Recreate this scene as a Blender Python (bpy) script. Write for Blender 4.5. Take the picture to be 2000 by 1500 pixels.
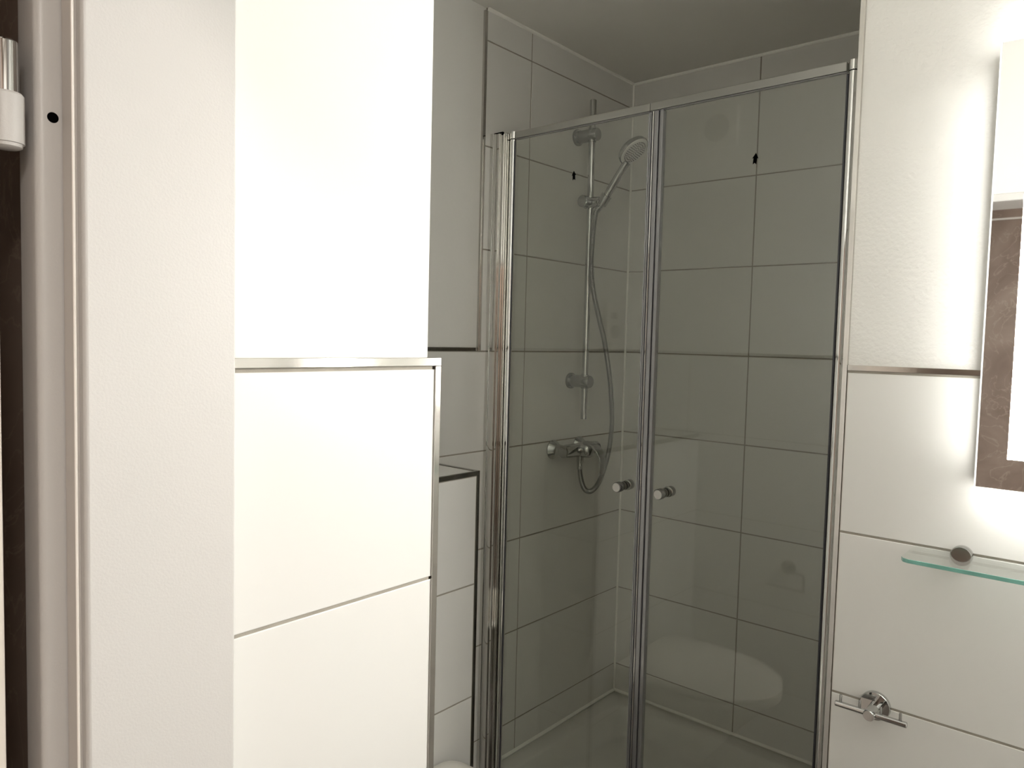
import bpy, bmesh, math, random
from mathutils import Vector, Matrix
sc = bpy.context.scene
for o in list(bpy.data.objects):
    bpy.data.objects.remove(o)
R = math.radians

# ------------------------------------------------------------------ camera
cam = bpy.data.cameras.new('camera')
cam.sensor_fit = 'HORIZONTAL'
cam.sensor_width = 36.0
cam.lens = 36.0 * 1466.55 / 2000.0
cam.clip_start = 0.01
co = bpy.data.objects.new('camera', cam)
sc.collection.objects.link(co)
right = Vector((0.75878721, 0.65086556, 0.02481924))
up = Vector((-0.05692794, 0.02831179, 0.99797678))
fwd = Vector((-0.64884604, 0.75866492, -0.05853506))
mw = Matrix((right, up, -fwd)).transposed().to_4x4()
mw.translation = Vector((1.52174, -2.43095, 1.48551))
co.matrix_world = mw
sc.camera = co

# ------------------------------------------------------------------ world, exposure
w = bpy.data.worlds.new('world')
sc.world = w
w.use_nodes = True
w.node_tree.nodes['Background'].inputs[0].default_value = (1.0, 0.95, 0.88, 1)
w.node_tree.nodes['Background'].inputs[1].default_value = 0.03
sc.view_settings.view_transform = 'Standard'
sc.view_settings.look = 'None'
sc.view_settings.gamma = 1
sc.view_settings.use_curve_mapping = False
sc.view_settings.exposure = 0.0
sc.cycles.max_bounces = 14
sc.cycles.diffuse_bounces = 9
sc.cycles.glossy_bounces = 6
sc.cycles.transparent_max_bounces = 16
sc.cycles.sample_clamp_indirect = 6.0
HALL_LIGHT = 33.0
LED_FRONT = 170.0
LED_SIDE = 33.0
LED_ENDS = 88.0

# hallway ceiling lamp (behind the camera, lights the door frame from the hall)
ld = bpy.data.lights.new('hall_lamp', 'AREA')
ld.shape = 'DISK'
ld.size = 0.5
ld.energy = HALL_LIGHT
ld.color = (1.0, 0.94, 0.88)
lo = bpy.data.objects.new('hall_lamp', ld)
sc.collection.objects.link(lo)
lo.location = (2.45, -2.85, 2.42)

# ------------------------------------------------------------------ materials
def new_mat(name):
    m = bpy.data.materials.new(name)
    m.use_nodes = True
    nt = m.node_tree
    return m, nt, nt.nodes['Principled BSDF']

def mat(name, col, rough=0.5, metal=0.0, var=0.0, vscale=8.0, bump=0.0, bscale=200.0, spec=0.5, detail=3.0):
    m, nt, b = new_mat(name)
    b.inputs['Base Color'].default_value = (*col, 1)
    b.inputs['Roughness'].default_value = rough
    b.inputs['Metallic'].default_value = metal
    b.inputs['Specular IOR Level'].default_value = spec
    tc = nt.nodes.new('ShaderNodeTexCoord')
    if var > 0:
        n = nt.nodes.new('ShaderNodeTexNoise')
        n.inputs['Scale'].default_value = vscale
        n.inputs['Detail'].default_value = 4
        nt.links.new(tc.outputs['Object'], n.inputs['Vector'])
        r = nt.nodes.new('ShaderNodeValToRGB')
        r.color_ramp.elements[0].position = 0.3
        r.color_ramp.elements[1].position = 0.7
        r.color_ramp.elements[0].color = (*[c * (1 - var) for c in col], 1)
        r.color_ramp.elements[1].color = (*[min(1, c * (1 + var)) for c in col], 1)
        nt.links.new(n.outputs['Fac'], r.inputs['Fac'])
        nt.links.new(r.outputs['Color'], b.inputs['Base Color'])
    if bump > 0:
        n2 = nt.nodes.new('ShaderNodeTexNoise')
        n2.inputs['Scale'].default_value = bscale
        n2.inputs['Detail'].default_value = detail
        nt.links.new(tc.outputs['Object'], n2.inputs['Vector'])
        bp = nt.nodes.new('ShaderNodeBump')
        bp.inputs['Strength'].default_value = bump
        bp.inputs['Distance'].default_value = 0.002
        nt.links.new(n2.outputs['Fac'], bp.inputs['Height'])
        nt.links.new(bp.outputs['Normal'], b.inputs['Normal'])
    return m

M = {}
M['plaster'] = mat('plaster_paint', (0.70, 0.69, 0.662), 0.65, bump=0.6, bscale=130, var=0.012, vscale=5, spec=0.3, detail=4)
M['plaster_smooth'] = mat('plaster_paint_smooth', (0.70, 0.69, 0.662), 0.65, bump=0.12, bscale=60, var=0.012, vscale=4, spec=0.3)
M['ceiling'] = mat('ceiling_paint', (0.71, 0.695, 0.655), 0.85, bump=0.05, bscale=90, spec=0.2)
M['tile'] = mat('tile_glaze', (0.675, 0.665, 0.64), 0.28, var=0.008, vscale=3, bump=0.02, bscale=14, spec=0.45)
M['grout'] = mat('grout', (0.30, 0.275, 0.235), 0.9, var=0.08, vscale=40, bump=0.2, bscale=600)
M['silicone'] = mat('silicone', (0.90, 0.89, 0.85), 0.4, bump=0.15, bscale=60)
M['chrome'] = mat('chrome', (0.52, 0.52, 0.51), 0.05, 1.0)
M['chrome_satin'] = mat('chrome_satin', (0.36, 0.36, 0.35), 0.18, 1.0)
M['chrome_bright'] = mat('bright_chrome', (0.88, 0.88, 0.86), 0.05, 1.0)
M['hose'] = mat('ribbed_steel_hose', (0.34, 0.34, 0.33), 0.2, 1.0)
M['alu'] = mat('polished_aluminium', (0.68, 0.67, 0.645), 0.05, 1.0)
M['alu_rail'] = mat('satin_aluminium', (0.40, 0.395, 0.37), 0.30, 1.0)
M['trim'] = mat('steel_trim', (0.55, 0.53, 0.50), 0.10, 1.0, var=0.05, vscale=14, bump=0.04, bscale=25)
M['trim_dark_refl'] = mat('steel_trim_dark_reflection', (0.20, 0.19, 0.17), 0.12, 1.0, var=0.05, vscale=14)  # steel trim again, with dark reflections put into its colour
M['seal'] = mat('grey_plastic_seal', (0.36, 0.36, 0.37), 0.20, 0.6)
M['seal_dark'] = mat('dark_magnet_seal', (0.05, 0.05, 0.06), 0.3)
M['frame'] = mat('frame_paint', (0.545, 0.53, 0.512), 0.38, bump=0.10, bscale=420, var=0.01, vscale=6, spec=0.45)
M['rubber'] = mat('rubber_seal', (0.55, 0.52, 0.49), 0.5)
M['white_rubber'] = mat('white_rubber_lip', (0.86, 0.82, 0.77), 0.35)
M['door'] = mat('door_paint', (0.75, 0.70, 0.64), 0.4, bump=0.05, bscale=300)
M['black'] = mat('black_plastic', (0.002, 0.002, 0.002), 0.8, spec=0.0)
M['acrylic'] = mat('white_acrylic', (0.66, 0.65, 0.62), 0.12, spec=0.5)
M['ceramic'] = mat('white_ceramic', (0.84, 0.825, 0.79), 0.07, spec=0.6)
M['lid'] = mat('white_toilet_lid', (0.80, 0.775, 0.72), 0.2, spec=0.5)
M['plastic'] = mat('white_plastic', (0.78, 0.76, 0.71), 0.35)
M['spray'] = mat('pale_spray_face', (0.84, 0.835, 0.81), 0.35)
M['nozzle'] = mat('grey_rubber_nozzle', (0.10, 0.10, 0.10), 0.5)
M['display'] = mat('grey_display', (0.16, 0.15, 0.14), 0.2)
M['grille'] = mat('grey_grille', (0.35, 0.34, 0.32), 0.6)  # mid-grey of the fan grille and the panel dial
M['knob_glass'] = mat('pale_knob_cap', (0.50, 0.49, 0.46), 0.25)
M['paper'] = mat('white_paper', (0.82, 0.81, 0.79), 0.9)
M['floor'] = mat('floor_tile', (0.13, 0.115, 0.10), 0.4, var=0.06, vscale=5)
M['housing'] = mat('white_housing', (0.78, 0.78, 0.77), 0.4)
M['wood_trim'] = mat('white_strip', (0.75, 0.72, 0.68), 0.5)

# mirror
m, nt, b = new_mat('mirror_silver')
b.inputs['Base Color'].default_value = (0.90, 0.90, 0.89, 1)
b.inputs['Metallic'].default_value = 1.0
b.inputs['Roughness'].default_value = 0.015
M['mirror'] = m

# LED light
def emit(name, col, s):
    m = bpy.data.materials.new(name)
    m.use_nodes = True
    nt = m.node_tree
    nt.nodes.clear()
    e = nt.nodes.new('ShaderNodeEmission')
    e.inputs['Color'].default_value = (*col, 1)
    e.inputs['Strength'].default_value = s
    out = nt.nodes.new('ShaderNodeOutputMaterial')
    nt.links.new(e.outputs[0], out.inputs[0])
    return m
LEDC = (1.0, 0.995, 0.95)
M['led_front'] = emit('led_frosted_strip', LEDC, LED_FRONT)
M['led_side'] = emit('led_side_strip', LEDC, LED_SIDE)
M['led_ends'] = emit('led_end_strip', LEDC, LED_ENDS)
M['led_edge'] = emit('led_lit_glass_edge', LEDC, 1.3)

# glass for shower doors: clear sheet, Fresnel reflection, slight grey-green tint
def glass(name, tint, gloss=1.0):
    m = bpy.data.materials.new(name)
    m.use_nodes = True
    nt = m.node_tree
    nt.nodes.clear()
    t = nt.nodes.new('ShaderNodeBsdfTransparent')
    t.inputs['Color'].default_value = (*tint, 1)
    g = nt.nodes.new('ShaderNodeBsdfGlossy')
    g.inputs['Roughness'].default_value = 0.0
    g.inputs['Color'].default_value = (gloss, gloss, gloss, 1)
    f = nt.nodes.new('ShaderNodeFresnel')
    f.inputs['IOR'].default_value = 1.5
    # a thin sheet: the same Fresnel on the way in and on the way out
    geo = nt.nodes.new('ShaderNodeNewGeometry')
    mixi = nt.nodes.new('ShaderNodeMapRange')
    mixi.inputs['From Min'].default_value = 0.0
    mixi.inputs['From Max'].default_value = 1.0
    mixi.inputs['To Min'].default_value = 1.5
    mixi.inputs['To Max'].default_value = 1.0 / 1.5 * 1.5 * 1.5
    nt.links.new(geo.outputs['Backfacing'], mixi.inputs['Value'])
    lw = nt.nodes.new('ShaderNodeLayerWeight')
    mx = nt.nodes.new('ShaderNodeMixShader')
    # Schlick approximation from the facing angle works from both sides
    pw = nt.nodes.new('ShaderNodeMath'); pw.operation = 'POWER'
    pw.inputs[1].default_value = 5.0
    lw.inputs['Blend'].default_value = 0.5
    nt.links.new(lw.outputs['Facing'], pw.inputs[0])
    mu = nt.nodes.new('ShaderNodeMath'); mu.operation = 'MULTIPLY_ADD'
    mu.inputs[1].default_value = 0.96
    mu.inputs[2].default_value = 0.055
    nt.links.new(pw.outputs[0], mu.inputs[0])
    nt.links.new(mu.outputs[0], mx.inputs['Fac'])
    nt.links.new(t.outputs[0], mx.inputs[1])
    nt.links.new(g.outputs[0], mx.inputs[2])
    out = nt.nodes.new('ShaderNodeOutputMaterial')
    nt.links.new(mx.outputs[0], out.inputs[0])
    for n in (geo, mixi, f):
        nt.nodes.remove(n)
    return m
M['glass'] = glass('shower_glass', (0.945, 0.955, 0.935))
M['shelf_glass'] = glass('shelf_glass', (0.955, 0.975, 0.965))
M['glass_edge'] = mat('green_glass_edge', (0.16, 0.36, 0.31), 0.12, spec=0.6, var=0.25, vscale=18)

# brown marbled wall covering in the hallway
m, nt, b = new_mat('brown_marbled_wallcovering')
tc = nt.nodes.new('ShaderNodeTexCoord')
n = nt.nodes.new('ShaderNodeTexNoise')
n.inputs['Scale'].default_value = 3.5
n.inputs['Detail'].default_value = 9
n.inputs['Distortion'].default_value = 1.6
nt.links.new(tc.outputs['Object'], n.inputs['Vector'])
r = nt.nodes.new('ShaderNodeValToRGB')
r.color_ramp.elements[0].position = 0.25
r.color_ramp.elements[0].color = (0.185, 0.130, 0.100, 1)
r.color_ramp.elements[1].position = 0.85
r.color_ramp.elements[1].color = (0.36, 0.285, 0.24, 1)
nt.links.new(n.outputs['Fac'], r.inputs['Fac'])
mg = nt.nodes.new('ShaderNodeTexNoise')
mg.inputs['Scale'].default_value = 5.0
mg.inputs['Detail'].default_value = 6
mg.inputs['Distortion'].default_value = 2.5
nt.links.new(tc.outputs['Object'], mg.inputs['Vector'])
r2 = nt.nodes.new('ShaderNodeValToRGB')
for p_, c_ in ((0.485, 0), (0.5, 1), (0.515, 0)):
    e = r2.color_ramp.elements.new(p_)
    e.color = (c_, c_, c_, 1)
r2.color_ramp.elements[0].color = (0, 0, 0, 1)
r2.color_ramp.elements[-1].color = (0, 0, 0, 1)
nt.links.new(mg.outputs['Fac'], r2.inputs['Fac'])
mix = nt.nodes.new('ShaderNodeMix')
mix.data_type = 'RGBA'
mix.inputs['B'].default_value = (0.42, 0.35, 0.29, 1)
mf = nt.nodes.new('ShaderNodeMath'); mf.operation = 'MULTIPLY'; mf.inputs[1].default_value = 0.55
nt.links.new(r2.outputs['Color'], mf.inputs[0])
nt.links.new(mf.outputs[0], mix.inputs['Factor'])
nt.links.new(r.outputs['Color'], mix.inputs['A'])
nt.links.new(mix.outputs['Result'], b.inputs['Base Color'])
b.inputs['Roughness'].default_value = 0.45
M['marble'] = m

# ------------------------------------------------------------------ mesh helpers
class MB:
    def __init__(self):
        self.bm = bmesh.new()
        self.only_boxes = True
    def box(self, a, b, bev=0.0, seg=1):
        lo = [min(a[i], b[i]) for i in range(3)]
        hi = [max(a[i], b[i]) for i in range(3)]
        vs = [self.bm.verts.new((x, y, z)) for x in (lo[0], hi[0]) for y in (lo[1], hi[1]) for z in (lo[2], hi[2])]
        fs = [self.bm.faces.new([vs[i] for i in f]) for f in ((0, 1, 3, 2), (4, 6, 7, 5), (0, 4, 5, 1), (2, 3, 7, 6), (0, 2, 6, 4), (1, 5, 7, 3))]
        if bev > 0:
            es = list({e for f in fs for e in f.edges})
            bmesh.ops.bevel(self.bm, geom=es, offset=bev, segments=seg, profile=0.5, affect='EDGES')
        return self
    def lathe(self, p0, p1, prof, seg=32):
        """prof: list of (t along p0->p1 in metres, radius)"""
        self.only_boxes = False
        p0 = Vector(p0); p1 = Vector(p1)
        ax = (p1 - p0).normalized()
        u = ax.orthogonal().normalized(); v = ax.cross(u)
        rings = []
        for t, r in prof:
            c = p0 + ax * t
            if r < 1e-6:
                rings.append([self.bm.verts.new(c)])
            else:
                rings.append([self.bm.verts.new(c + (u * math.cos(2 * math.pi * k / seg) + v * math.sin(2 * math.pi * k / seg)) * r) for k in range(seg)])
        for A, B in zip(rings, rings[1:]):
            for k in range(seg):
                q = (k + 1) % seg
                if len(A) == 1 and len(B) == 1: continue
                if len(A) == 1: self.bm.faces.new((A[0], B[q], B[k]))
                elif len(B) == 1: self.bm.faces.new((A[k], A[q], B[0]))
                else: self.bm.faces.new((A[k], A[q], B[q], B[k]))
        for Rg, flip in ((rings[0], True), (rings[-1], False)):
            if len(Rg) > 1:
                self.bm.faces.new(Rg[::-1] if flip else Rg)
        return self
    def cyl(self, p0, p1, r, bev=0.0008, seg=28):
        L = (Vector(p1) - Vector(p0)).length
        bev = min(bev, L * 0.4, r * 0.4)
        return self.lathe(p0, p1, [(0, r - bev), (bev, r), (L - bev, r), (L, r - bev)], seg)
    def tube(self, path, rad, seg=12, closed_caps=True):
        self.only_boxes = False
        pts = [Vector(p) for p in path]
        rads = rad if isinstance(rad, (list, tuple)) else [rad] * len(pts)
        prev = None; rings = []
        for i, p in enumerate(pts):
            d = (pts[min(i + 1, len(pts) - 1)] - pts[max(i - 1, 0)]).normalized()
            if prev is None:
                u = d.orthogonal().normalized()
            else:
                u = (prev - d * prev.dot(d)).normalized()
            prev = u
            v = d.cross(u)
            rings.append([self.bm.verts.new(p + (u * math.cos(2 * math.pi * k / seg) + v * math.sin(2 * math.pi * k / seg)) * rads[i]) for k in range(seg)])
        for A, B in zip(rings, rings[1:]):
            for k in range(seg):
                q = (k + 1) % seg
                self.bm.faces.new((A[k], A[q], B[q], B[k]))
        if closed_caps:
            self.bm.faces.new(rings[0][::-1]); self.bm.faces.new(rings[-1])
        return self
    def prism(self, poly, z0, z1):
        """outline in x,y extruded along z"""
        self.only_boxes = False
        A = [self.bm.verts.new((x, y, z0)) for x, y in poly]
        B = [self.bm.verts.new((x, y, z1)) for x, y in poly]
        n_ = len(poly)
        for k in range(n_):
            q = (k + 1) % n_
            self.bm.faces.new((A[k], A[q], B[q], B[k]))
        self.bm.faces.new(A[::-1]); self.bm.faces.new(B)
        return self
    def loft(self, rings, cap0=True, cap1=True):
        self.only_boxes = False
        V = [[self.bm.verts.new(p) for p in r_] for r_ in rings]
        n_ = len(V[0])
        for A, B in zip(V, V[1:]):
            for k in range(n_):
                q = (k + 1) % n_
                self.bm.faces.new((A[k], A[q], B[q], B[k]))
        if cap0: self.bm.faces.new(V[0][::-1])
        if cap1: self.bm.faces.new(V[-1])
        return self
    def build(self, name, mt, parent=None, origin=None, smooth=40):
        bm = self.bm
        bmesh.ops.recalc_face_normals(bm, faces=bm.faces)
        if parent is not None:
            base = Vector(parent['base'])
            o_ = base
        else:
            o_ = Vector(origin) if origin is not None else Vector((0, 0, 0))
        bmesh.ops.translate(bm, verts=bm.verts, vec=-o_)
        me = bpy.data.meshes.new(name)
        bm.to_mesh(me); bm.free()
        me.materials.append(M[mt])
        if smooth and not self.only_boxes:
            for p in me.polygons: p.use_smooth = True
            me.set_sharp_from_angle(angle=R(smooth))
        ob = bpy.data.objects.new(name, me)
        sc.collection.objects.link(ob)
        if parent is not None:
            ob.parent = parent
            ob['base'] = tuple(o_)
        else:
            ob.location = o_
            ob['base'] = tuple(o_)
        return ob

def tag(o, label, cat=None, group=None, kind=None):
    if label: o['label'] = label
    if cat: o['category'] = cat
    if group: o['group'] = group
    if kind: o['kind'] = kind
    return o

def empty(name, loc, label, cat, group=None, kind=None):
    o = bpy.data.objects.new(name, None)
    o.empty_display_size = 0.02
    sc.collection.objects.link(o)
    o.location = loc
    o['base'] = tuple(loc)
    return tag(o, label, cat, group, kind)

def structure(o, label, cat):
    return tag(o, label, cat, None, 'structure')

# ------------------------------------------------------------------ tiles
TILE_MESH = {}
GAP = 0.0042
RELIEF = 0.0012
def tile_mesh(axis, du, dz, sign):
    key = (axis, round(du, 4), round(dz, 4), sign)
    if key in TILE_MESH: return TILE_MESH[key]
    b_ = MB()
    if axis == 'x':
        b_.box((0, 0, 0), (sign * RELIEF, du, dz))
    else:
        b_.box((0, 0, 0), (du, sign * RELIEF, dz))
    bm = b_.bm
    # soften only the front edges
    front = []
    for f in bm.faces:
        c = f.calc_center_median()
        if abs((c.x if axis == 'x' else c.y) - sign * RELIEF) < 1e-6:
            front = list(f.edges)
    bmesh.ops.bevel(bm, geom=front, offset=0.0010, segments=2, profile=0.5, affect='EDGES')
    bmesh.ops.recalc_face_normals(bm, faces=bm.faces)
    me = bpy.data.meshes.new('tile')
    bm.to_mesh(me); bm.free()
    me.materials.append(M['tile'])
    TILE_MESH[key] = me
    return me

def tiles(parent, axis, face, sign, us, zs, skip=None):
    """tile field on the plane axis=face; the front looks along sign; us, zs are the joint lines"""
    base = Vector(parent['base'])
    for i in range(len(us) - 1):
        for j in range(len(zs) - 1):
            u0, u1, z0, z1 = us[i], us[i + 1], zs[j], zs[j + 1]
            if skip and skip(u0, u1, z0, z1): continue
            du, dz = u1 - u0 - GAP, z1 - z0 - GAP
            if du < 0.01 or dz < 0.01: continue
            o = bpy.data.objects.new('tile', tile_mesh(axis, du, dz, sign))
            sc.collection.objects.link(o)
            o.parent = parent
            back = face - sign * RELIEF
            p = Vector((back, u0 + GAP / 2, z0 + GAP / 2)) if axis == 'x' else Vector((u0 + GAP / 2, back, z0 + GAP / 2))
            o.location = p - base

def grout_bed(parent, axis, face, sign, body, u0, u1, z0, z1):
    f = face - sign * RELIEF
    b_ = MB()
    if axis == 'x': b_.box((body, u0, z0), (f, u1, z1))
    else: b_.box((u0, body, z0), (u1, f, z1))
    return b_.build('grout_bed', 'grout', parent, smooth=0)

CEIL = 2.442
ZR = [0.0, 0.25, 0.55, 0.85, 1.15, 1.45, 1.75, 2.05, 2.35, CEIL]
# ------------------------------------------------------------------ room shell
f_ = MB().box((-1.2, -3.8, -0.12), (3.2, 0.1, 0.0)).build('floor', 'floor', None, (0, 0, 0), 0)
structure(f_, 'grey floor under the bathroom and the hallway', 'floor')
c_ = MB().box((-1.2, -3.8, CEIL), (3.2, 0.1, CEIL + 0.1)).build('ceiling', 'ceiling', None, (0, 0, CEIL), 0)
structure(c_, 'plain off-white ceiling above the shower', 'ceiling')

# left wall (shower side and toilet niche)
wl = MB().box((-0.1, -1.7165, 0), (-0.006, 0.1, CEIL)).build('wall_left', 'plaster_smooth', None, (0, 0, 0), 0)
structure(wl, 'left wall with white plaster above and pale tiles behind the shower rail', 'wall')
grout_bed(wl, 'x', 0.0, 1, -0.006, -0.80, 0.0, 0.02, CEIL)
grout_bed(wl, 'x', 0.0, 1, -0.006, -1.70, -0.80, 0.02, 1.45)
tiles(wl, 'x', 0.0, 1, [-0.80, -0.594, 0.0], ZR[5:])
tiles(wl, 'x', 0.0, 1, [-1.70, -1.194, -0.594, 0.0], [0.02] + ZR[1:6])

# back wall of the shower
wb = MB().box((-0.006, 0.006, 0), (1.0975, 0.1, CEIL)).build('wall_back', 'plaster_smooth', None, (0, 0, 0), 0)
structure(wb, 'tiled back wall of the shower behind the right glass door', 'wall')
grout_bed(wb, 'y', 0.0, -1, 0.006, 0.0, 1.0915, 0.02, CEIL)
tiles(wb, 'y', 0.0, -1, [0.0, 0.4833, 1.0833], [0.02] + ZR[1:])

# right wall block: tiled shower cheek and the wall with the mirror
wr = MB().box((1.0975, -0.994, 0), (2.30, 0.1, CEIL)).build('wall_right', 'plaster', None, (1.0975, -0.994, 0), 0)
structure(wr, 'right wall carrying the lit mirror, plaster above and tiles below', 'wall')
grout_bed(wr, 'x', 1.0915, -1, 1.0975, -0.994, 0.0, 0.02, CEIL)
tiles(wr, 'x', 1.0915, -1, [-0.994, -0.60, 0.0], [0.02] + ZR[1:])
grout_bed(wr, 'y', -1.002, -1, -0.994, 1.0985, 2.30, 0.02, 1.4455)
tiles(wr, 'y', -1.002, -1, [1.0975, 1.6975, 2.30], [0.02, 0.25, 0.55, 0.85, 1.15, 1.4435])

# partition (bright pier) between the doorway and the toilet niche
wp = MB().box((-0.1, -2.03, 0), (0.757, -1.7165, CEIL), 0.003, 2).build('wall_partition', 'plaster_smooth', None, (0.757, -1.7165, 0), 30)
structure(wp, 'bright white wall stub beside the doorway, plaster above and tiles below', 'wall')
grout_bed(wp, 'x', 0.767, 1, 0.757, -2.03, -1.7165, 0.02, 1.447)
grout_bed(wp, 'y', -1.705, 1, -1.7165, 0.0, 0.757, 0.02, 1.447)
tiles(wp, 'x', 0.767, 1, [-2.03, -1.7115], [0.02, 0.25, 0.55, 0.85, 1.15, 1.4445])
tiles(wp, 'y', -1.705, 1, [0.0, 0.16, 0.76], [0.02, 0.25, 0.55, 0.85, 1.15, 1.4445])

# ledge (boxed-in cistern)
wg = MB().box((0.0015, -1.7035, 0), (0.2035, -1.0275, 1.1375)).build('wall_ledge', 'plaster_smooth', None, (0, 0, 0), 0)
structure(wg, 'low tiled ledge behind the toilet with steel edged top', 'wall')
grout_bed(wg, 'x', 0.211, 1, 0.2035, -1.7035, -1.0275, 0.02, 1.1375)
grout_bed(wg, 'y', -1.020, 1, -1.0275, 0.0015, 0.2035, 0.02, 1.1375)
tiles(wg, 'x', 0.211, 1, [-1.7035, -1.628, -1.028], [0.02, 0.25, 0.55, 0.85, 1.134])
tiles(wg, 'y', -1.020, 1, [0.0015, 0.203], [0.02, 0.25, 0.55, 0.85, 1.134])
MB().box((0.003, -1.7035, 1.1375), (0.2015, -1.030, 1.1445), 0.001, 1).build('tile', 'tile', wg)

# door wall with the opening
HEAD = 1.885
wf = MB()
wf.box((-0.7, -2.165, 0), (0.785, -2.03, CEIL))
wf.box((1.60, -2.165, 0), (2.30, -2.03, CEIL))
wf.box((0.785, -2.165, HEAD + 0.02), (1.60, -2.03, CEIL))
wf = wf.build('wall_front', 'plaster_smooth', None, (0.785, -2.03, 0), 0)
structure(wf, 'front wall around the doorway, reflected white in the mirror', 'wall')
ws = MB().box((2.20, -2.03, 0), (2.30, -1.004, CEIL)).build('wall_side', 'plaster_smooth', None, (2.2, -2.03, 0), 0)
structure(ws, 'plain white side wall out of sight to the right', 'wall')
# hallway
h1 = MB().box((-0.7, -2.172, 0), (0.716, -2.1652, CEIL)).build('wall_hall_near', 'marble', None, (0, -2.17, 0), 0)
structure(h1, 'dark brown hallway wall in the gap beside the door frame', 'wall')
h2 = MB().box((-0.7, -3.6, 0), (3.1, -3.5, 2.06)).build('wall_hall_far', 'marble', None, (0, -3.5, 0), 0)
structure(h2, 'brown marbled hallway wall seen in the lit mirror', 'wall')
MB().box((-0.7, -3.5, 2.052), (3.1, -3.494, 2.060)).build('border_strip', 'wood_trim', h2, smooth=0)
MB().box((-0.7, -3.6, 2.06), (3.1, -3.5, CEIL)).build('upper_covering', 'marble', h2, smooth=0)
h3 = MB().box((-0.8, -3.6, 0), (-0.7, -2.165, CEIL)).build('wall_hall_left', 'marble', None, (-0.7, -3, 0), 0)
structure(h3, 'dark brown wall at the end of the hallway', 'wall')
h4 = MB().box((3.0, -3.6, 0), (3.1, -2.03, CEIL)).build('wall_hall_right', 'plaster_smooth', None, (3, -3, 0), 0)
structure(h4, 'hallway wall behind the viewpoint, out of sight', 'wall')
h5 = MB().box((2.30, -2.165, 0), (3.0, -2.03, CEIL)).build('wall_hall_side', 'plaster_smooth', None, (2.3, -2.1, 0), 0)
structure(h5, 'hallway wall beyond the bathroom, out of sight', 'wall')

# ------------------------------------------------------------------ metal edge trims, silicone
def trim(n_, boxes, label, mt='trim', bev=0.0006):
    b_ = MB()
    for a, c in boxes: b_.box(a, c, bev, 2)
    o = b_.build('trim_%d' % n_, mt, None, boxes[0][0])
    structure(o, label, 'trim')
    return o
trim(1, [((0.7572, -2.03, 1.4472), (0.7692, -1.7145, 1.4585))], 'steel trim along the tile top of the bright wall stub')
trim(2, [((0.7580, -1.7135, 0.0), (0.7692, -1.7030, 1.4470)), ((0.7572, -1.7143, 1.4472), (0.7692, -1.7030, 1.4585))], 'vertical steel corner trim of the bright wall stub')
trim(3, [((0.0, -1.7045, 1.4472), (0.7570, -1.7160, 1.4585))], 'steel trim on the niche side of the wall stub')
trim(4, [((-0.0058, -1.70, 1.4502), (0.0022, -0.812, 1.4605))], 'steel trim under the plaster of the left wall, dark reflection put into its colour', 'trim_dark_refl')
trim(5, [((-0.0058, -0.8115, 1.4502), (0.0022, -0.8005, 2.432))], 'tall steel trim between plaster and shower tiles on the left wall')
trim(6, [((0.2037, -1.7035, 1.1345), (0.2125, -1.0290, 1.1465)), ((0.0015, -1.0285, 1.1345), (0.2125, -1.0185, 1.1465))], 'steel trim round the top edge of the ledge', 'trim_dark_refl')
trim(7, [((0.2037, -1.0278, 0.0), (0.2125, -1.0185, 1.1343))], 'vertical steel trim on the corner of the ledge', 'trim_dark_refl')
trim(8, [((1.0990, -1.0040, 1.4457), (2.20, -0.9942, 1.4555))], 'steel trim above the tiles of the mirror wall')
trim(9, [((1.0895, -1.0036, 0.0), (1.0980, -0.9942, CEIL))], 'tall steel corner trim at the right side of the shower opening')
# silicone joints
b_ = MB()
b_.cyl((0.0015, -0.0015, 0.148), (0.0015, -0.0015, CEIL), 0.0045, seg=10)
s_ = b_.build('trim_10', 'silicone', None, (0, 0, 0.148)); structure(s_, 'white silicone joint in the back left corner of the shower', 'sealant')
b_ = MB()
b_.tube([(0.001, -0.799, CEIL - 0.003), (0.001, 0, CEIL - 0.003)], 0.006, 8)
b_.tube([(0, -0.001, CEIL - 0.003), (1.090, -0.001, CEIL - 0.003)], 0.006, 8)
s_ = b_.build('trim_11', 'silicone', None, (0, 0, CEIL)); structure(s_, 'white silicone joint between shower tiles and ceiling', 'sealant')
b_ = MB()
b_.tube([(0.002, -0.79, 0.146), (0.002, 0, 0.146)], 0.006, 8)
b_.tube([(0, -0.002, 0.146), (1.090, -0.002, 0.146)], 0.006, 8)
s_ = b_.build('trim_12', 'silicone', None, (0, 0, 0.146)); structure(s_, 'white silicone joint between shower tiles and tray', 'sealant')

# ------------------------------------------------------------------ door frame and door leaf
df = empty('trim_13', (0.76, -2.17, 0), 'white painted door frame with rounded rebate and rubber seal', 'door frame', None, 'structure')
def arc(cx, cy, r, a0, a1, n_=6):
    return [(cx + r * math.cos(R(a0 + (a1 - a0) * k / n_)), cy + r * math.sin(R(a0 + (a1 - a0) * k / n_))) for k in range(n_ + 1)]
prof = [(0.785, -2.027), (0.798, -2.027), (0.800, -2.029)]
prof += [(0.800, -2.168)] + arc(0.796, -2.168, 0.004, 0, -90, 4) + [(0.7655, -2.172)]
prof += [(0.7640, -2.1735)] + arc(0.757, -2.1895, 0.007, 0, -90, 6)
prof += arc(0.722, -2.1885, 0.008, -90, -180, 6)
prof += [(0.714, -2.174), (0.714, -2.1655), (0.785, -2.1655)]
HOLE = (0.764, -2.184, 1.673)
jl = MB().prism(prof, 0, HEAD + 0.02).build('jamb', 'frame', df, smooth=35)
MB().cyl((0.7630, -2.1830, 1.673), (0.76425, -2.1830, 1.673), 0.0047, 0.0002, 20).build('fixing_hole', 'black', df)  # flat black disc, the shade inside the hole put into its colour
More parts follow.
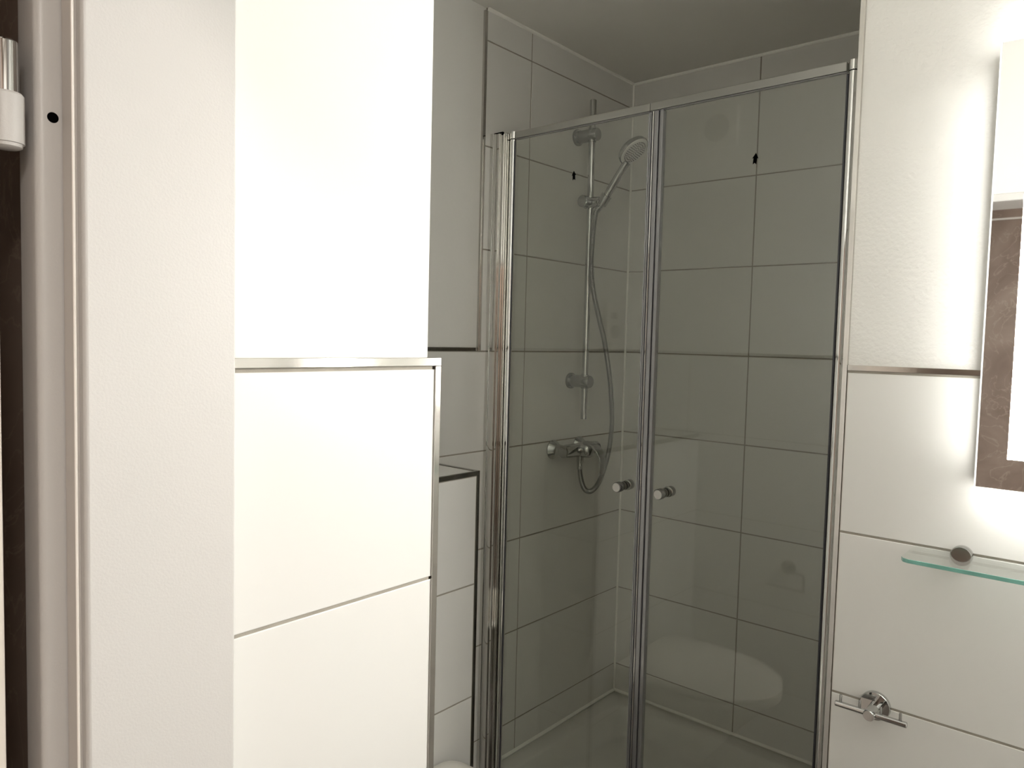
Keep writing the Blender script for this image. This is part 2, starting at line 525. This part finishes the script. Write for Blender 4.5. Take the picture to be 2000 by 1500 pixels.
MB().prism([(1.60 - (x - 0.785), y) for x, y in prof[::-1]], 0, HEAD + 0.02).build('jamb', 'frame', df, smooth=35)
MB().box((0.7995, -2.172, HEAD), (1.5855, -2.027, HEAD + 0.02), 0.002).box((0.714, -2.1965, HEAD + 0.02), (1.671, -2.1655, HEAD + 0.075), 0.004, 2).box((0.757, -2.196, HEAD + 0.015), (1.628, -2.172, HEAD + 0.0205), 0.001).build('head', 'frame', df)
sl = MB().box((0.7665, -2.1765, 0.0), (0.7895, -2.1718, HEAD), 0.001, 2).build('rubber_seal', 'rubber', df)
tag(sl, 'greyish rubber seal strip')
MB().tube([(0.7925, -2.1765, 0.0), (0.7925, -2.1765, HEAD)], 0.0014, 8).build('seal_lip', 'white_rubber', sl)

dr = MB().box((0.708, -3.02, 0.01), (0.750, -2.2215, HEAD + 0.01), 0.002, 2).build('door_1', 'door', None, (0.729, -2.2215, 0.01))
structure(dr, 'white door leaf opened towards the hallway at the left edge', 'door')
hg = MB().lathe((0.757, -2.2175, 1.640), (0.757, -2.2175, 1.687), [(0, 0.0105), (0.0012, 0.0125), (0.004, 0.0128), (0.0042, 0.0142), (0.045, 0.0142), (0.047, 0.0125)], 36).build('hinge', 'frame', dr)
MB().lathe((0.757, -2.2175, 1.687), (0.757, -2.2175, 1.731), [(0, 0.0105), (0.0425, 0.0105), (0.044, 0.009)], 36).build('hinge_pin', 'chrome', hg)
MB().box((0.748, -2.236, 1.645), (0.752, -2.219, 1.725), 0.001).build('hinge_plate', 'chrome', hg)
hh = MB().cyl((0.75, -2.96, 1.02), (0.758, -2.96, 1.02), 0.025)
hh.tube([(0.755, -2.96, 1.02), (0.80, -2.96, 1.02), (0.806, -2.95, 1.02), (0.806, -2.85, 1.02)], 0.009, 10)
hh.build('door_handle', 'chrome_satin', dr)

# ------------------------------------------------------------------ shower tray
tr = MB()
def rr(x0, y0, x1, y1, r, z, n_=6):
    pts = []
    for cx, cy, a in ((x1 - r, y1 - r, 0), (x0 + r, y1 - r, 90), (x0 + r, y0 + r, 180), (x1 - r, y0 + r, 270)):
        for k in range(n_ + 1):
            t = R(a + 90 * k / n_)
            pts.append((cx + r * math.cos(t), cy + r * math.sin(t), z))
    return pts
X0, Y0, X1, Y1 = 0.003, -0.795, 1.0885, -0.003
tr.loft([rr(X0, Y0, X1, Y1, 0.01, 0.0), rr(X0, Y0, X1, Y1, 0.01, 0.138), rr(X0 + .004, Y0 + .004, X1 - .004, Y1 - .004, 0.012, 0.142),
         rr(X0 + .055, Y0 + .06, X1 - .055, Y1 - .055, 0.07, 0.140), rr(X0 + .064, Y0 + .07, X1 - .064, Y1 - .064, 0.075, 0.134),
         rr(X0 + .085, Y0 + .09, X1 - .085, Y1 - .085, 0.08, 0.065), rr(X0 + .105, Y0 + .11, X1 - .105, Y1 - .105, 0.08, 0.052),
         rr(X0 + .35, Y0 + .3, X1 - .35, Y1 - .3, 0.06, 0.045)])
tray = tr.build('shower_tray', 'acrylic', None, (0.55, -0.4, 0), 50)
tag(tray, 'white shower tray on the floor of the tiled shower', 'shower tray')
MB().lathe((0.55, -0.4, 0.0445), (0.55, -0.4, 0.053), [(0, 0.045), (0.005, 0.045), (0.0085, 0.036)], 32).build('drain_cover', 'chrome', tray)

# ------------------------------------------------------------------ shower posts and doors
YG = -0.745
ZB, ZT = 0.150, 2.0635
def post(xp, wallx, label):
    s = 1 if wallx < xp else -1
    p = empty('shower_post', (xp, YG, 0.142), label, 'post', 'shower door posts')
    # wall channel in stepped folds
    def fold(x0, x1, y0, y1, mt, nm):
        MB().box((x0, y0, 0.142), (x1, y1, 2.088), 0.0012, 2).build(nm, mt, p)
    fold(wallx + s * 0.0007, wallx + s * 0.0125, YG - 0.033, YG + 0.012, 'alu', 'wall_channel')
    b_ = MB()
    # rounded concave cover between channel and clamp
    n_ = 10
    pl = [(wallx + s * (0.0128 + 0.021 * k / n_), YG - 0.030 + 0.0022 * math.sin(math.pi * k / n_)) for k in range(n_ + 1)]
    pl += [(wallx + s * 0.0338, YG + 0.012), (wallx + s * 0.0128, YG + 0.012)]
    b_.prism(pl if s > 0 else pl[::-1], 0.142, 2.086)
    b_.build('cover_strip', 'alu', p)
    fold(wallx + s * 0.0342, wallx + s * 0.0440, YG - 0.026, YG + 0.010, 'alu', 'clamp_strip')
    fold(wallx + s * 0.0444, wallx + s * 0.0515, YG - 0.016, YG + 0.008, 'alu', 'clamp_strip')
    MB().cyl((xp, YG, 0.142), (xp, YG, 2.068), 0.0098, 0.0005, 36).build('pivot_tube', 'chrome_bright', p)
    c = MB().cyl((xp, YG, 2.0695), (xp, YG, 2.091), 0.0104, 0.0008, 36).build('cap', 'chrome_bright', p)
    MB().cyl((xp, YG, 2.0665), (xp, YG, 2.0700), 0.0092, 0.0002, 30).build('joint_ring', 'black', c)
    MB().box((xp + s * 0.0085, YG - 0.007, 0.150), (xp + s * 0.0125, YG - 0.003, ZT), 0.0006).build('edge_gasket', 'seal_dark', p)
    return p
pl_ = post(0.0625, 0.0, 'chrome shower door post with stepped wall profile on the left wall')
pr_ = post(1.0050, 1.0915, 'chrome shower door post by the mirror wall on the right')
# small black arrow-shaped clip on top of the left wall profile
def arrow_pts(l, w, n_=1):
    return [(-w * .28, -l / 2), (0, -l * .36), (w * .28, -l / 2), (w * .28, l * .05), (w / 2, 0), (0, l / 2), (-w / 2, 0), (-w * .28, l * .05)]
def arrow(name, cx, y, cz, l, w, rot, parent, th=0.0004):
    b_ = MB()
    A = []; B = []
    for u, v in arrow_pts(l, w):
        x = cx + u * math.cos(rot) - v * math.sin(rot)
        z = cz + u * math.sin(rot) + v * math.cos(rot)
        A.append(b_.bm.verts.new((x, y, z))); B.append(b_.bm.verts.new((x, y + th, z)))
    k_ = len(A)
    for k in range(k_):
        q = (k + 1) % k_
        b_.bm.faces.new((A[k], A[q], B[q], B[k]))
    b_.bm.faces.new(A); b_.bm.faces.new(B[::-1])
    return b_.build(name, 'black', parent, smooth=0)
MB().box((0.0135, YG - 0.0305, 2.0862), (0.047, YG - 0.024, 2.0882), 0.0004).build('end_cap', 'black', pl_)
arrow('arrow_mark', 0.0440, YG - 0.0275, 2.0835, 0.013, 0.012, R(-90), pl_)

def sdoor(x0, x1, rx, hinge_x, seal, kx, ax, az, rotz, label):
    d = empty('shower_door', (hinge_x, YG, ZB), label, 'shower door', 'shower glass doors')
    MB().box((x0, YG - 0.003, ZB), (x1, YG + 0.003, ZT + 0.004), 0.0006).build('glass_pane', 'glass', d, smooth=0)
    r0, r1 = rx
    b_ = MB()
    b_.box((r0, YG - 0.0075, 2.0690), (r1, YG + 0.0075, 2.0890), 0.0015, 2)
    tr_ = b_.build('top_rail', 'alu_rail', d)
    MB().box((r0, YG - 0.0055, 2.0665), (r1, YG + 0.0055, 2.0687), 0.0008).build('rail_groove', 'seal', tr_)
    MB().box((r0, YG - 0.006, 0.1445), (r1, YG + 0.006, 0.158), 0.001).build('drip_seal', 'seal', d)
    # meeting seals
    for k, (sx0, sx1, yy0, yy1, mt) in enumerate(seal):
        MB().box((sx0, YG + yy0, 0.146), (sx1, YG + yy1, 2.066), 0.0012, 2).build('seal_strip', mt, d)
    # knobs, front and back joined by a spindle through the pane
    for sg, nm in ((-1, 'knob'), (1, 'knob')):
        y0 = YG + sg * 0.0031
        kb = MB().lathe((kx, y0, 1.109), (kx, y0 + sg * 0.05, 1.109), [(0, 0.0120), (0.006, 0.0120), (0.0068, 0.0085), (0.0125, 0.0085), (0.0135, 0.0125), (0.0145, 0.0135), (0.0300, 0.0135), (0.0318, 0.0122)], 32).build(nm, 'chrome_satin', d)
        MB().cyl((kx, y0 + sg * 0.0319, 1.109), (kx, y0 + sg * 0.0326, 1.109), 0.0112, 0.0002, 28).build('knob_cap', 'knob_glass', kb)
    arrow('arrow_mark', ax, YG - 0.0036, az, 0.026, 0.0155, rotz, d)
    return d
sdoor(0.0755, 0.5160, (0.0755, 0.5195), 0.0625, [(0.5155, 0.5195, -0.006, 0.006, 'seal')], 0.475, 0.2865, 1.938, R(2),
      'left glass shower door with knob, between left post and middle seals')
sdoor(0.5500, 0.9925, (0.5203, 0.9925), 1.0050, [(0.5203, 0.5245, -0.006, 0.008, 'seal'), (0.5248, 0.5302, -0.006, 0.008, 'seal_dark'), (0.5305, 0.5338, -0.011, 0.010, 'alu'), (0.5341, 0.5455, -0.008, 0.010, 'seal'), (0.5458, 0.5494, -0.004, 0.009, 'seal_dark'), (0.5498, 0.5590, -0.008, 0.009, 'seal')], 0.597, 0.799, 1.914, R(-6),
      'right glass shower door with knob, between middle seals and mirror wall')

# ------------------------------------------------------------------ shower rail set
RX, RY = 0.062, -0.346
rail = empty('shower_rail', (0, RY, 1.224), 'chrome slide rail with two round wall brackets on the left shower wall', 'shower rail')
MB().cyl((RX, RY, 1.224), (RX, RY, 2.284), 0.0108, 0.0012, 30).build('bar', 'chrome', rail)
for z in (2.170, 1.3515):
    br = MB().lathe((0.0003, RY, z), (0.1, RY, z), [(0, 0.027), (0.006, 0.0275), (0.009, 0.026), (0.0095, 0.0205), (0.083, 0.0205), (0.0852, 0.0188)], 36).build('bracket', 'chrome_satin', rail)
    MB().lathe((RX, RY, z - 0.0235), (RX, RY, z + 0.0235), [(0, 0.0125), (0.0015, 0.0135), (0.0455, 0.0135), (0.047, 0.0125)], 28).build('collar', 'chrome_satin', br)
sz = 1.947
sl_ = MB()
sl_.lathe((RX - 0.022, RY, sz), (0.125, RY, sz), [(0, 0.014), (0.003, 0.0175), (0.02, 0.0195), (0.05, 0.0185), (0.062, 0.0175), (0.070, 0.014)], 32)
sd_ = sl_.build('slider', 'chrome', rail)
MB().lathe((RX, RY - 0.012, sz), (RX, RY - 0.062, sz), [(0, 0.014), (0.010, 0.014), (0.011, 0.0195), (0.034, 0.0195), (0.0365, 0.017)], 32).build('clamp_knob', 'chrome_satin', sd_)
HD = Vector((0.596, 0.0, 0.803)).normalized()          # direction of the hand shower handle
HB = Vector((0.104, RY, 1.935))                       # bottom end of the handle in its holder
MB().lathe(HB + HD * 0.004, HB + HD * 0.05, [(0, 0.0155), (0.001, 0.0165), (0.034, 0.0185), (0.035, 0.0175)], 30).build('holder', 'chrome', sd_)

hs = empty('hand_shower', tuple(HB), 'round chrome hand shower with pale spray face in the rail holder', 'hand shower')
ctr = HB + HD * 0.200
h_ = MB()
path = [HB + HD * t for t in (0.0, 0.02, 0.06, 0.10, 0.125, 0.145, 0.160)]
h_.tube(path, [0.0105, 0.0115, 0.0125, 0.0130, 0.0125, 0.0125, 0.0135], 20)
h_.build('handle', 'chrome', hs)
FN = (Vector((0.66, 0.02, -0.75))).normalized()      # the way the spray face looks
hc = ctr - FN * 0.004
MB().lathe(hc - FN * 0.020, hc + FN * 0.02, [(0, 0.0), (0.001, 0.020), (0.006, 0.040), (0.014, 0.0505), (0.022, 0.053), (0.027, 0.0525)], 44).build('head', 'chrome_satin', hs)
sf = MB().lathe(hc + FN * 0.0068, hc + FN * 0.02, [(0, 0.0500), (0.0025, 0.0495), (0.0040, 0.047), (0.0046, 0.0)], 44).build('spray_face', 'spray', hs)
u_ = FN.orthogonal().normalized(); v_ = FN.cross(u_)
nb = MB()
for k_, rr_ in ((1, 0.0), (7, 0.008), (13, 0.0155), (19, 0.023), (25, 0.0305), (31, 0.038)):
    for k in range(k_):
        a = 2 * math.pi * k / k_
        c = hc + FN * 0.0109 + (u_ * math.cos(a) + v_ * math.sin(a)) * rr_
        nb.lathe(c, c + FN * 0.002, [(0, 0.0023), (0.0016, 0.0018)], 6)
nz = nb.build('nozzles', 'nozzle', sf)
tag(nz, 'small grey rubber spray nozzles', None, None, 'stuff')

# hose
def catmull(P, n_=14):
    P = [Vector(p) for p in P]; out = []
    for i in range(len(P) - 1):
        p0 = P[max(i - 1, 0)]; p1 = P[i]; p2 = P[i + 1]; p3 = P[min(i + 2, len(P) - 1)]
        for k in range(n_):
            t = k / n_
            out.append(0.5 * ((2 * p1) + (p2 - p0) * t + (2 * p0 - 5 * p1 + 4 * p2 - p3) * t * t + (3 * p1 - p0 - 3 * p2 + p3) * t ** 3))
    out.append(P[-1]); return out
hp = [HB - HD * 0.006, (0.097, -0.366, 1.900), (0.097, -0.381, 1.767), (0.098, -0.375, 1.692), (0.098, -0.350, 1.618), (0.098, -0.319, 1.551), (0.098, -0.287, 1.483), (0.097, -0.247, 1.360), (0.095, -0.225, 1.252), (0.094, -0.220, 1.198), (0.091, -0.227, 1.117), (0.088, -0.245, 1.056), (0.084, -0.268, 1.010), (0.080, -0.295, 0.982), (0.076, -0.323, 0.975), (0.071, -0.347, 0.991), (0.066, -0.360, 1.031), (0.062, -0.361, 1.066)]
cp = catmull(hp, 16)
# resample evenly and corrugate
dist = [0]
for a, c in zip(cp, cp[1:]): dist.append(dist[-1] + (c - a).length)
STEP = 0.0014
n_ = int(dist[-1] / STEP)
rs = []; j = 0
for k in range(n_ + 1):
    s = dist[-1] * k / n_
    while j < len(dist) - 2 and dist[j + 1] < s: j += 1
    t = (s - dist[j]) / max(1e-9, dist[j + 1] - dist[j])
    rs.append(cp[j].lerp(cp[j + 1], min(1, max(0, t))))
hz = MB().tube(rs, [0.0088 if (k % 3) in (0, 1) else 0.0068 for k in range(len(rs))], 12).build('shower_hose', 'hose', None, tuple(hp[-1]), 70)
tag(hz, 'ribbed metal shower hose hanging in a loop below the hand shower', 'hose')
MB().lathe(Vector(hp[-1]) - Vector((0, 0, 0.012)), Vector(hp[-1]) + Vector((0, 0, 0.018)), [(0, 0.0085), (0.002, 0.0100), (0.016, 0.0100), (0.028, 0.0100)], 20).build('hose_nut', 'chrome', hz)
MB().lathe(HB - HD * 0.022, HB - HD * 0.001, [(0, 0.0085), (0.002, 0.0098), (0.0205, 0.0108)], 20).build('hose_nut', 'chrome', hz)

# mixer
MZ = 1.122
mx_ = empty('shower_mixer', (0, -0.36, MZ), 'chrome single-lever shower mixer on the left shower wall', 'tap')
for y in (-0.434, -0.286):
    rs_ = MB().lathe((0.0003, y, MZ), (0.06, y, MZ), [(0, 0.0325), (0.004, 0.0330), (0.020, 0.0225), (0.028, 0.0190), (0.060, 0.0165)], 36).build('rosette', 'chrome', mx_)
MB().lathe((0.060, -0.456, MZ), (0.060, -0.262, MZ), [(0, 0.0150), (0.002, 0.0205), (0.020, 0.0225), (0.075, 0.0235), (0.12, 0.0235), (0.174, 0.0225), (0.192, 0.0205), (0.194, 0.015)], 40).build('body', 'chrome', mx_)
MB().lathe((0.070, -0.36, MZ), (0.115, -0.36, MZ + 0.003), [(0, 0.0255), (0.022, 0.0275), (0.032, 0.0255), (0.040, 0.018), (0.043, 0.0)], 36).build('cartridge_cap', 'chrome', mx_)
MB().lathe((0.062, -0.36, MZ - 0.018), (0.062, -0.36, MZ - 0.050), [(0, 0.0125), (0.026, 0.0118), (0.030, 0.010)], 24).build('outlet', 'chrome', mx_)
lv = MB()
lp = [(0.086, 0.026, 0.022, 0.006), (0.104, 0.024, 0.0235, 0.0065), (0.124, 0.016, 0.023, 0.0065), (0.141, 0.000, 0.021, 0.006), (0.151, -0.022, 0.018, 0.005), (0.154, -0.046, 0.0155, 0.0042), (0.151, -0.066, 0.0135, 0.0035), (0.149, -0.074, 0.009, 0.003)]
ringsL = []
for i, (x, dz, hw, th) in enumerate(lp):
    a = lp[max(0, i - 1)]; c = lp[min(len(lp) - 1, i + 1)]
    d = Vector((c[0] - a[0], 0, c[1] - a[1])).normalized()
    nrm = Vector((-d.z, 0, d.x))
    ctr_ = Vector((x, -0.36, MZ + dz))
    ringsL.append([ctr_ + Vector((0, 1, 0)) * hw * math.cos(2 * math.pi * k / 20) + nrm * th * math.sin(2 * math.pi * k / 20) for k in range(20)])
lv.loft(ringsL).build('lever', 'chrome_satin', mx_, smooth=60)

# ------------------------------------------------------------------ lit mirror
MX0, MX1, MZ0, MZ1 = 1.3125, 1.9625, 1.271, 1.962
lm = empty('lit_mirror', (MX0, -1.002, MZ0), 'backlit bathroom mirror with frosted light strips on the right wall', 'mirror')
YM = -1.045
SW0, SW1 = 0.0425, 0.080
g_ = MB()
g_.box((MX0, YM, MZ0), (MX1, YM + 0.004, MZ1))
g_.build('mirror_glass', 'mirror', lm, smooth=0)
MB().box((MX0 + 0.006, YM + 0.0042, MZ0 + 0.006), (MX1 - 0.006, -1.0042, MZ1 - 0.006), 0.001).build('housing', 'housing', lm)
for x0, x1 in ((MX0 + 0.0002, MX0 + 0.0058), (MX1 - 0.0058, MX1 - 0.0002)):  # hidden lips added to shade the wall close beside the mirror
    MB().box((x0, -1.0265, MZ0 + 0.012), (x1, -1.0255, MZ1 - 0.012)).build('added_light_baffle', 'housing', lm, smooth=0)
for x0, x1 in ((MX0 + SW0, MX0 + SW1), (MX1 - SW1, MX1 - SW0)):
    MB().box((x0, YM - 0.0006, MZ0 + 0.048), (x1, YM - 0.0001, MZ1 - 0.048)).build('light_strip', 'led_front', lm, smooth=0)
for x0, x1 in ((MX0 + 0.0050, MX0 + 0.0058), (MX1 - 0.0058, MX1 - 0.0050)):
    MB().box((x0, YM + 0.006, MZ0 + 0.03), (x1, YM + 0.016, MZ1 - 0.03)).build('side_light', 'led_side', lm, smooth=0)
for z0, z1 in ((MZ0 + 0.0050, MZ0 + 0.0058), (MZ1 - 0.0058, MZ1 - 0.0050)):
    MB().box((MX0 + 0.01, YM + 0.006, z0), (MX1 - 0.01, YM + 0.014, z1)).build('end_light', 'led_ends', lm, smooth=0)
MB().box((MX0 - 0.0002, YM - 0.0003, MZ0), (MX0 + 0.0022, YM + 0.0041, MZ1)).build('lit_edge', 'led_edge', lm, smooth=0)
MB().box((MX1 - 0.0022, YM - 0.0003, MZ0), (MX1 + 0.0002, YM + 0.0041, MZ1)).build('lit_edge', 'led_edge', lm, smooth=0)

# ------------------------------------------------------------------ glass shelf
SZ = 1.1435
gs = empty('glass_shelf', (1.24, -1.002, SZ), 'small glass shelf with green edge on a chrome mount under the mirror', 'shelf')
SX0, SX1, SY0 = 1.226, 1.82, -1.112
cut = 0.012
poly = [(SX0, -1.0055), (SX0, SY0 + cut), (SX0 + 0.004, SY0 + 0.004), (SX0 + cut, SY0), (SX1 - cut, SY0), (SX1 - 0.004, SY0 + 0.004), (SX1, SY0 + cut), (SX1, -1.0055)]
MB().prism([(x, y) for x, y in poly], SZ, SZ + 0.0072).build('glass_plate', 'shelf_glass', gs, smooth=0)
eb = MB()
edge = poly[1:-1]
A0 = [eb.bm.verts.new((x, y, SZ + 0.0004)) for x, y in edge]
A1 = [eb.bm.verts.new((x, y, SZ + 0.0068)) for x, y in edge]
off = [(x + (0.0002 if i < 2 else (-0.0002 if i > 3 else 0)) * -1, y - 0.0004) for i, (x, y) in enumerate(edge)]
B0 = [eb.bm.verts.new((x, y, SZ + 0.0008)) for x, y in off]
B1 = [eb.bm.verts.new((x, y, SZ + 0.0064)) for x, y in off]
for k in range(len(edge) - 1):
    eb.bm.faces.new((B0[k], B0[k + 1], B1[k + 1], B1[k]))
    eb.bm.faces.new((A0[k], A0[k + 1], B0[k + 1], B0[k]))
    eb.bm.faces.new((A1[k], A1[k + 1], B1[k + 1], B1[k]))
ed = eb.build('polished_edge', 'glass_edge', gs, smooth=0)
tag(ed, 'green polished front edge')
for x in (1.296, 1.75):
    mt_ = MB().lathe((x, -1.0025, SZ + 0.004), (x, -1.03, SZ + 0.004), [(0, 0.0155), (0.001, 0.0162), (0.0150, 0.0162), (0.0165, 0.0150)], 36).build('mount', 'chrome', gs)

# ------------------------------------------------------------------ hook rail
hx, hzz = 1.1785, 0.850
hk = empty('hook_rail', (hx, -1.002, hzz), 'chrome towel hook bar with four pegs on the tiles below the shelf', 'hook')
MB().lathe((hx - 0.002, -1.0024, hzz), (hx - 0.002, -1.02, hzz), [(0, 0.0245), (0.0015, 0.0255), (0.008, 0.0255), (0.0095, 0.0243)], 40).build('rosette', 'chrome', hk)
MB().lathe((hx, -1.0120, hzz), (hx, -1.06, hzz), [(0, 0.0098), (0.044, 0.0098), (0.0458, 0.0085)], 32).build('stem', 'chrome', hk)
yb = -1.046
MB().cyl((hx - 0.0585, yb, hzz), (hx + 0.0585, yb, hzz), 0.0052, 0.0010, 24).build('bar', 'chrome', hk)
for dx in (-0.050, -0.018, 0.0165, 0.0475):
    MB().lathe((hx + dx, yb, hzz + 0.004), (hx + dx, yb, hzz + 0.019), [(0, 0.0023), (0.0125, 0.0023), (0.0140, 0.0016)], 16).build('peg', 'chrome_satin', hk)  # darker chrome than the bar: dark room reflections put into the peg colour

# ------------------------------------------------------------------ toilet
tl = empty('toilet', (0.2125, -1.31, 0.0), 'white wall-hung toilet with closed lid on the tiled ledge', 'toilet')
def dshape(x0, x1, hw, z, cy=-1.31, n_=40, sq=0.62, cb=0.045):
    """D outline: straight back with rounded corners at x0, rounded nose at x1"""
    pts = []
    xs = x0 + (x1 - x0) * 0.45
    for k in range(n_ + 1):
        t = -math.pi / 2 + math.pi * k / n_
        pts.append((xs + (x1 - xs) * abs(math.cos(t)), cy + hw * math.copysign(abs(math.sin(t)), math.sin(t)), z))
    for k in range(7):
        t = R(90 + 90 * k / 6)
        pts.append((x0 + cb + cb * math.cos(t), cy + hw * 0.98 - cb + cb * math.sin(t), z))
    for k in range(7):
        t = R(180 + 90 * k / 6)
        pts.append((x0 + cb + cb * math.cos(t), cy - hw * 0.98 + cb + cb * math.sin(t), z))
    return pts
bw = MB()
bw.loft([dshape(0.2135, 0.42, 0.105, 0.075), dshape(0.2135, 0.46, 0.125, 0.10), dshape(0.2135, 0.53, 0.150, 0.20), dshape(0.2135, 0.60, 0.168, 0.29), dshape(0.2135, 0.665, 0.178, 0.36), dshape(0.2135, 0.68, 0.181, 0.385), dshape(0.2165, 0.677, 0.179, 0.390)])
bw.build('bowl', 'ceramic', tl, smooth=50)
MB().loft([dshape(0.232, 0.700, 0.192, 0.3905), dshape(0.229, 0.704, 0.197, 0.394), dshape(0.229, 0.704, 0.197, 0.411), dshape(0.232, 0.700, 0.193, 0.4145)]).build('seat', 'lid', tl, smooth=50)
MB().loft([dshape(0.230, 0.702, 0.197, 0.415), dshape(0.226, 0.706, 0.201, 0.418), dshape(0.226, 0.706, 0.201, 0.428), dshape(0.232, 0.698, 0.195, 0.4335), dshape(0.26, 0.66, 0.16, 0.4355)]).build('lid', 'lid', tl, smooth=50)
for y in (-1.385, -1.235):
    MB().cyl((0.2255, y - 0.018, 0.4000), (0.2255, y + 0.018, 0.4000), 0.007).build('lid_hinge', 'chrome', tl)

# ------------------------------------------------------------------ things seen only as reflections in the shower doors
ph = empty('toilet_roll_holder', (0.575, -1.705, 0.70), 'chrome toilet roll holder reflected in the right shower door', 'paper holder')
MB().lathe((0.575, -1.7046, 0.705), (0.575, -1.685, 0.705), [(0, 0.0255), (0.008, 0.0255), (0.0095, 0.024)], 32).build('rosette', 'chrome', ph)
MB().tube(catmull([(0.575, -1.690, 0.705), (0.575, -1.655, 0.705), (0.590, -1.645, 0.705), (0.640, -1.645, 0.703), (0.648, -1.645, 0.695), (0.648, -1.645, 0.655), (0.641, -1.645, 0.647), (0.52, -1.645, 0.647)], 6), 0.005, 12).build('roll_arm', 'chrome', ph)

cpn = empty('control_panel', (-0.0055, -1.395, 1.48), 'flat white wall control with small grey display reflected in the left shower door', 'control panel')
MB().box((-0.0055, -1.440, 1.482), (0.010, -1.350, 1.632), 0.006, 3).build('cover', 'plastic', cpn)
MB().box((0.0102, -1.412, 1.572), (0.0112, -1.376, 1.594), 0.0002).build('display', 'display', cpn)
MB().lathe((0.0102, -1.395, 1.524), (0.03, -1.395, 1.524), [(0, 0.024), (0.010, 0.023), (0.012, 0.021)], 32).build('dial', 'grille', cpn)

fn = empty('extractor_fan', (0.235, -1.7155, 2.22), 'square white extractor fan reflected in the right shower door', 'fan')
MB().box((0.155, -1.7160, 2.215), (0.315, -1.700, 2.365), 0.006, 3).build('cover', 'plastic', fn)
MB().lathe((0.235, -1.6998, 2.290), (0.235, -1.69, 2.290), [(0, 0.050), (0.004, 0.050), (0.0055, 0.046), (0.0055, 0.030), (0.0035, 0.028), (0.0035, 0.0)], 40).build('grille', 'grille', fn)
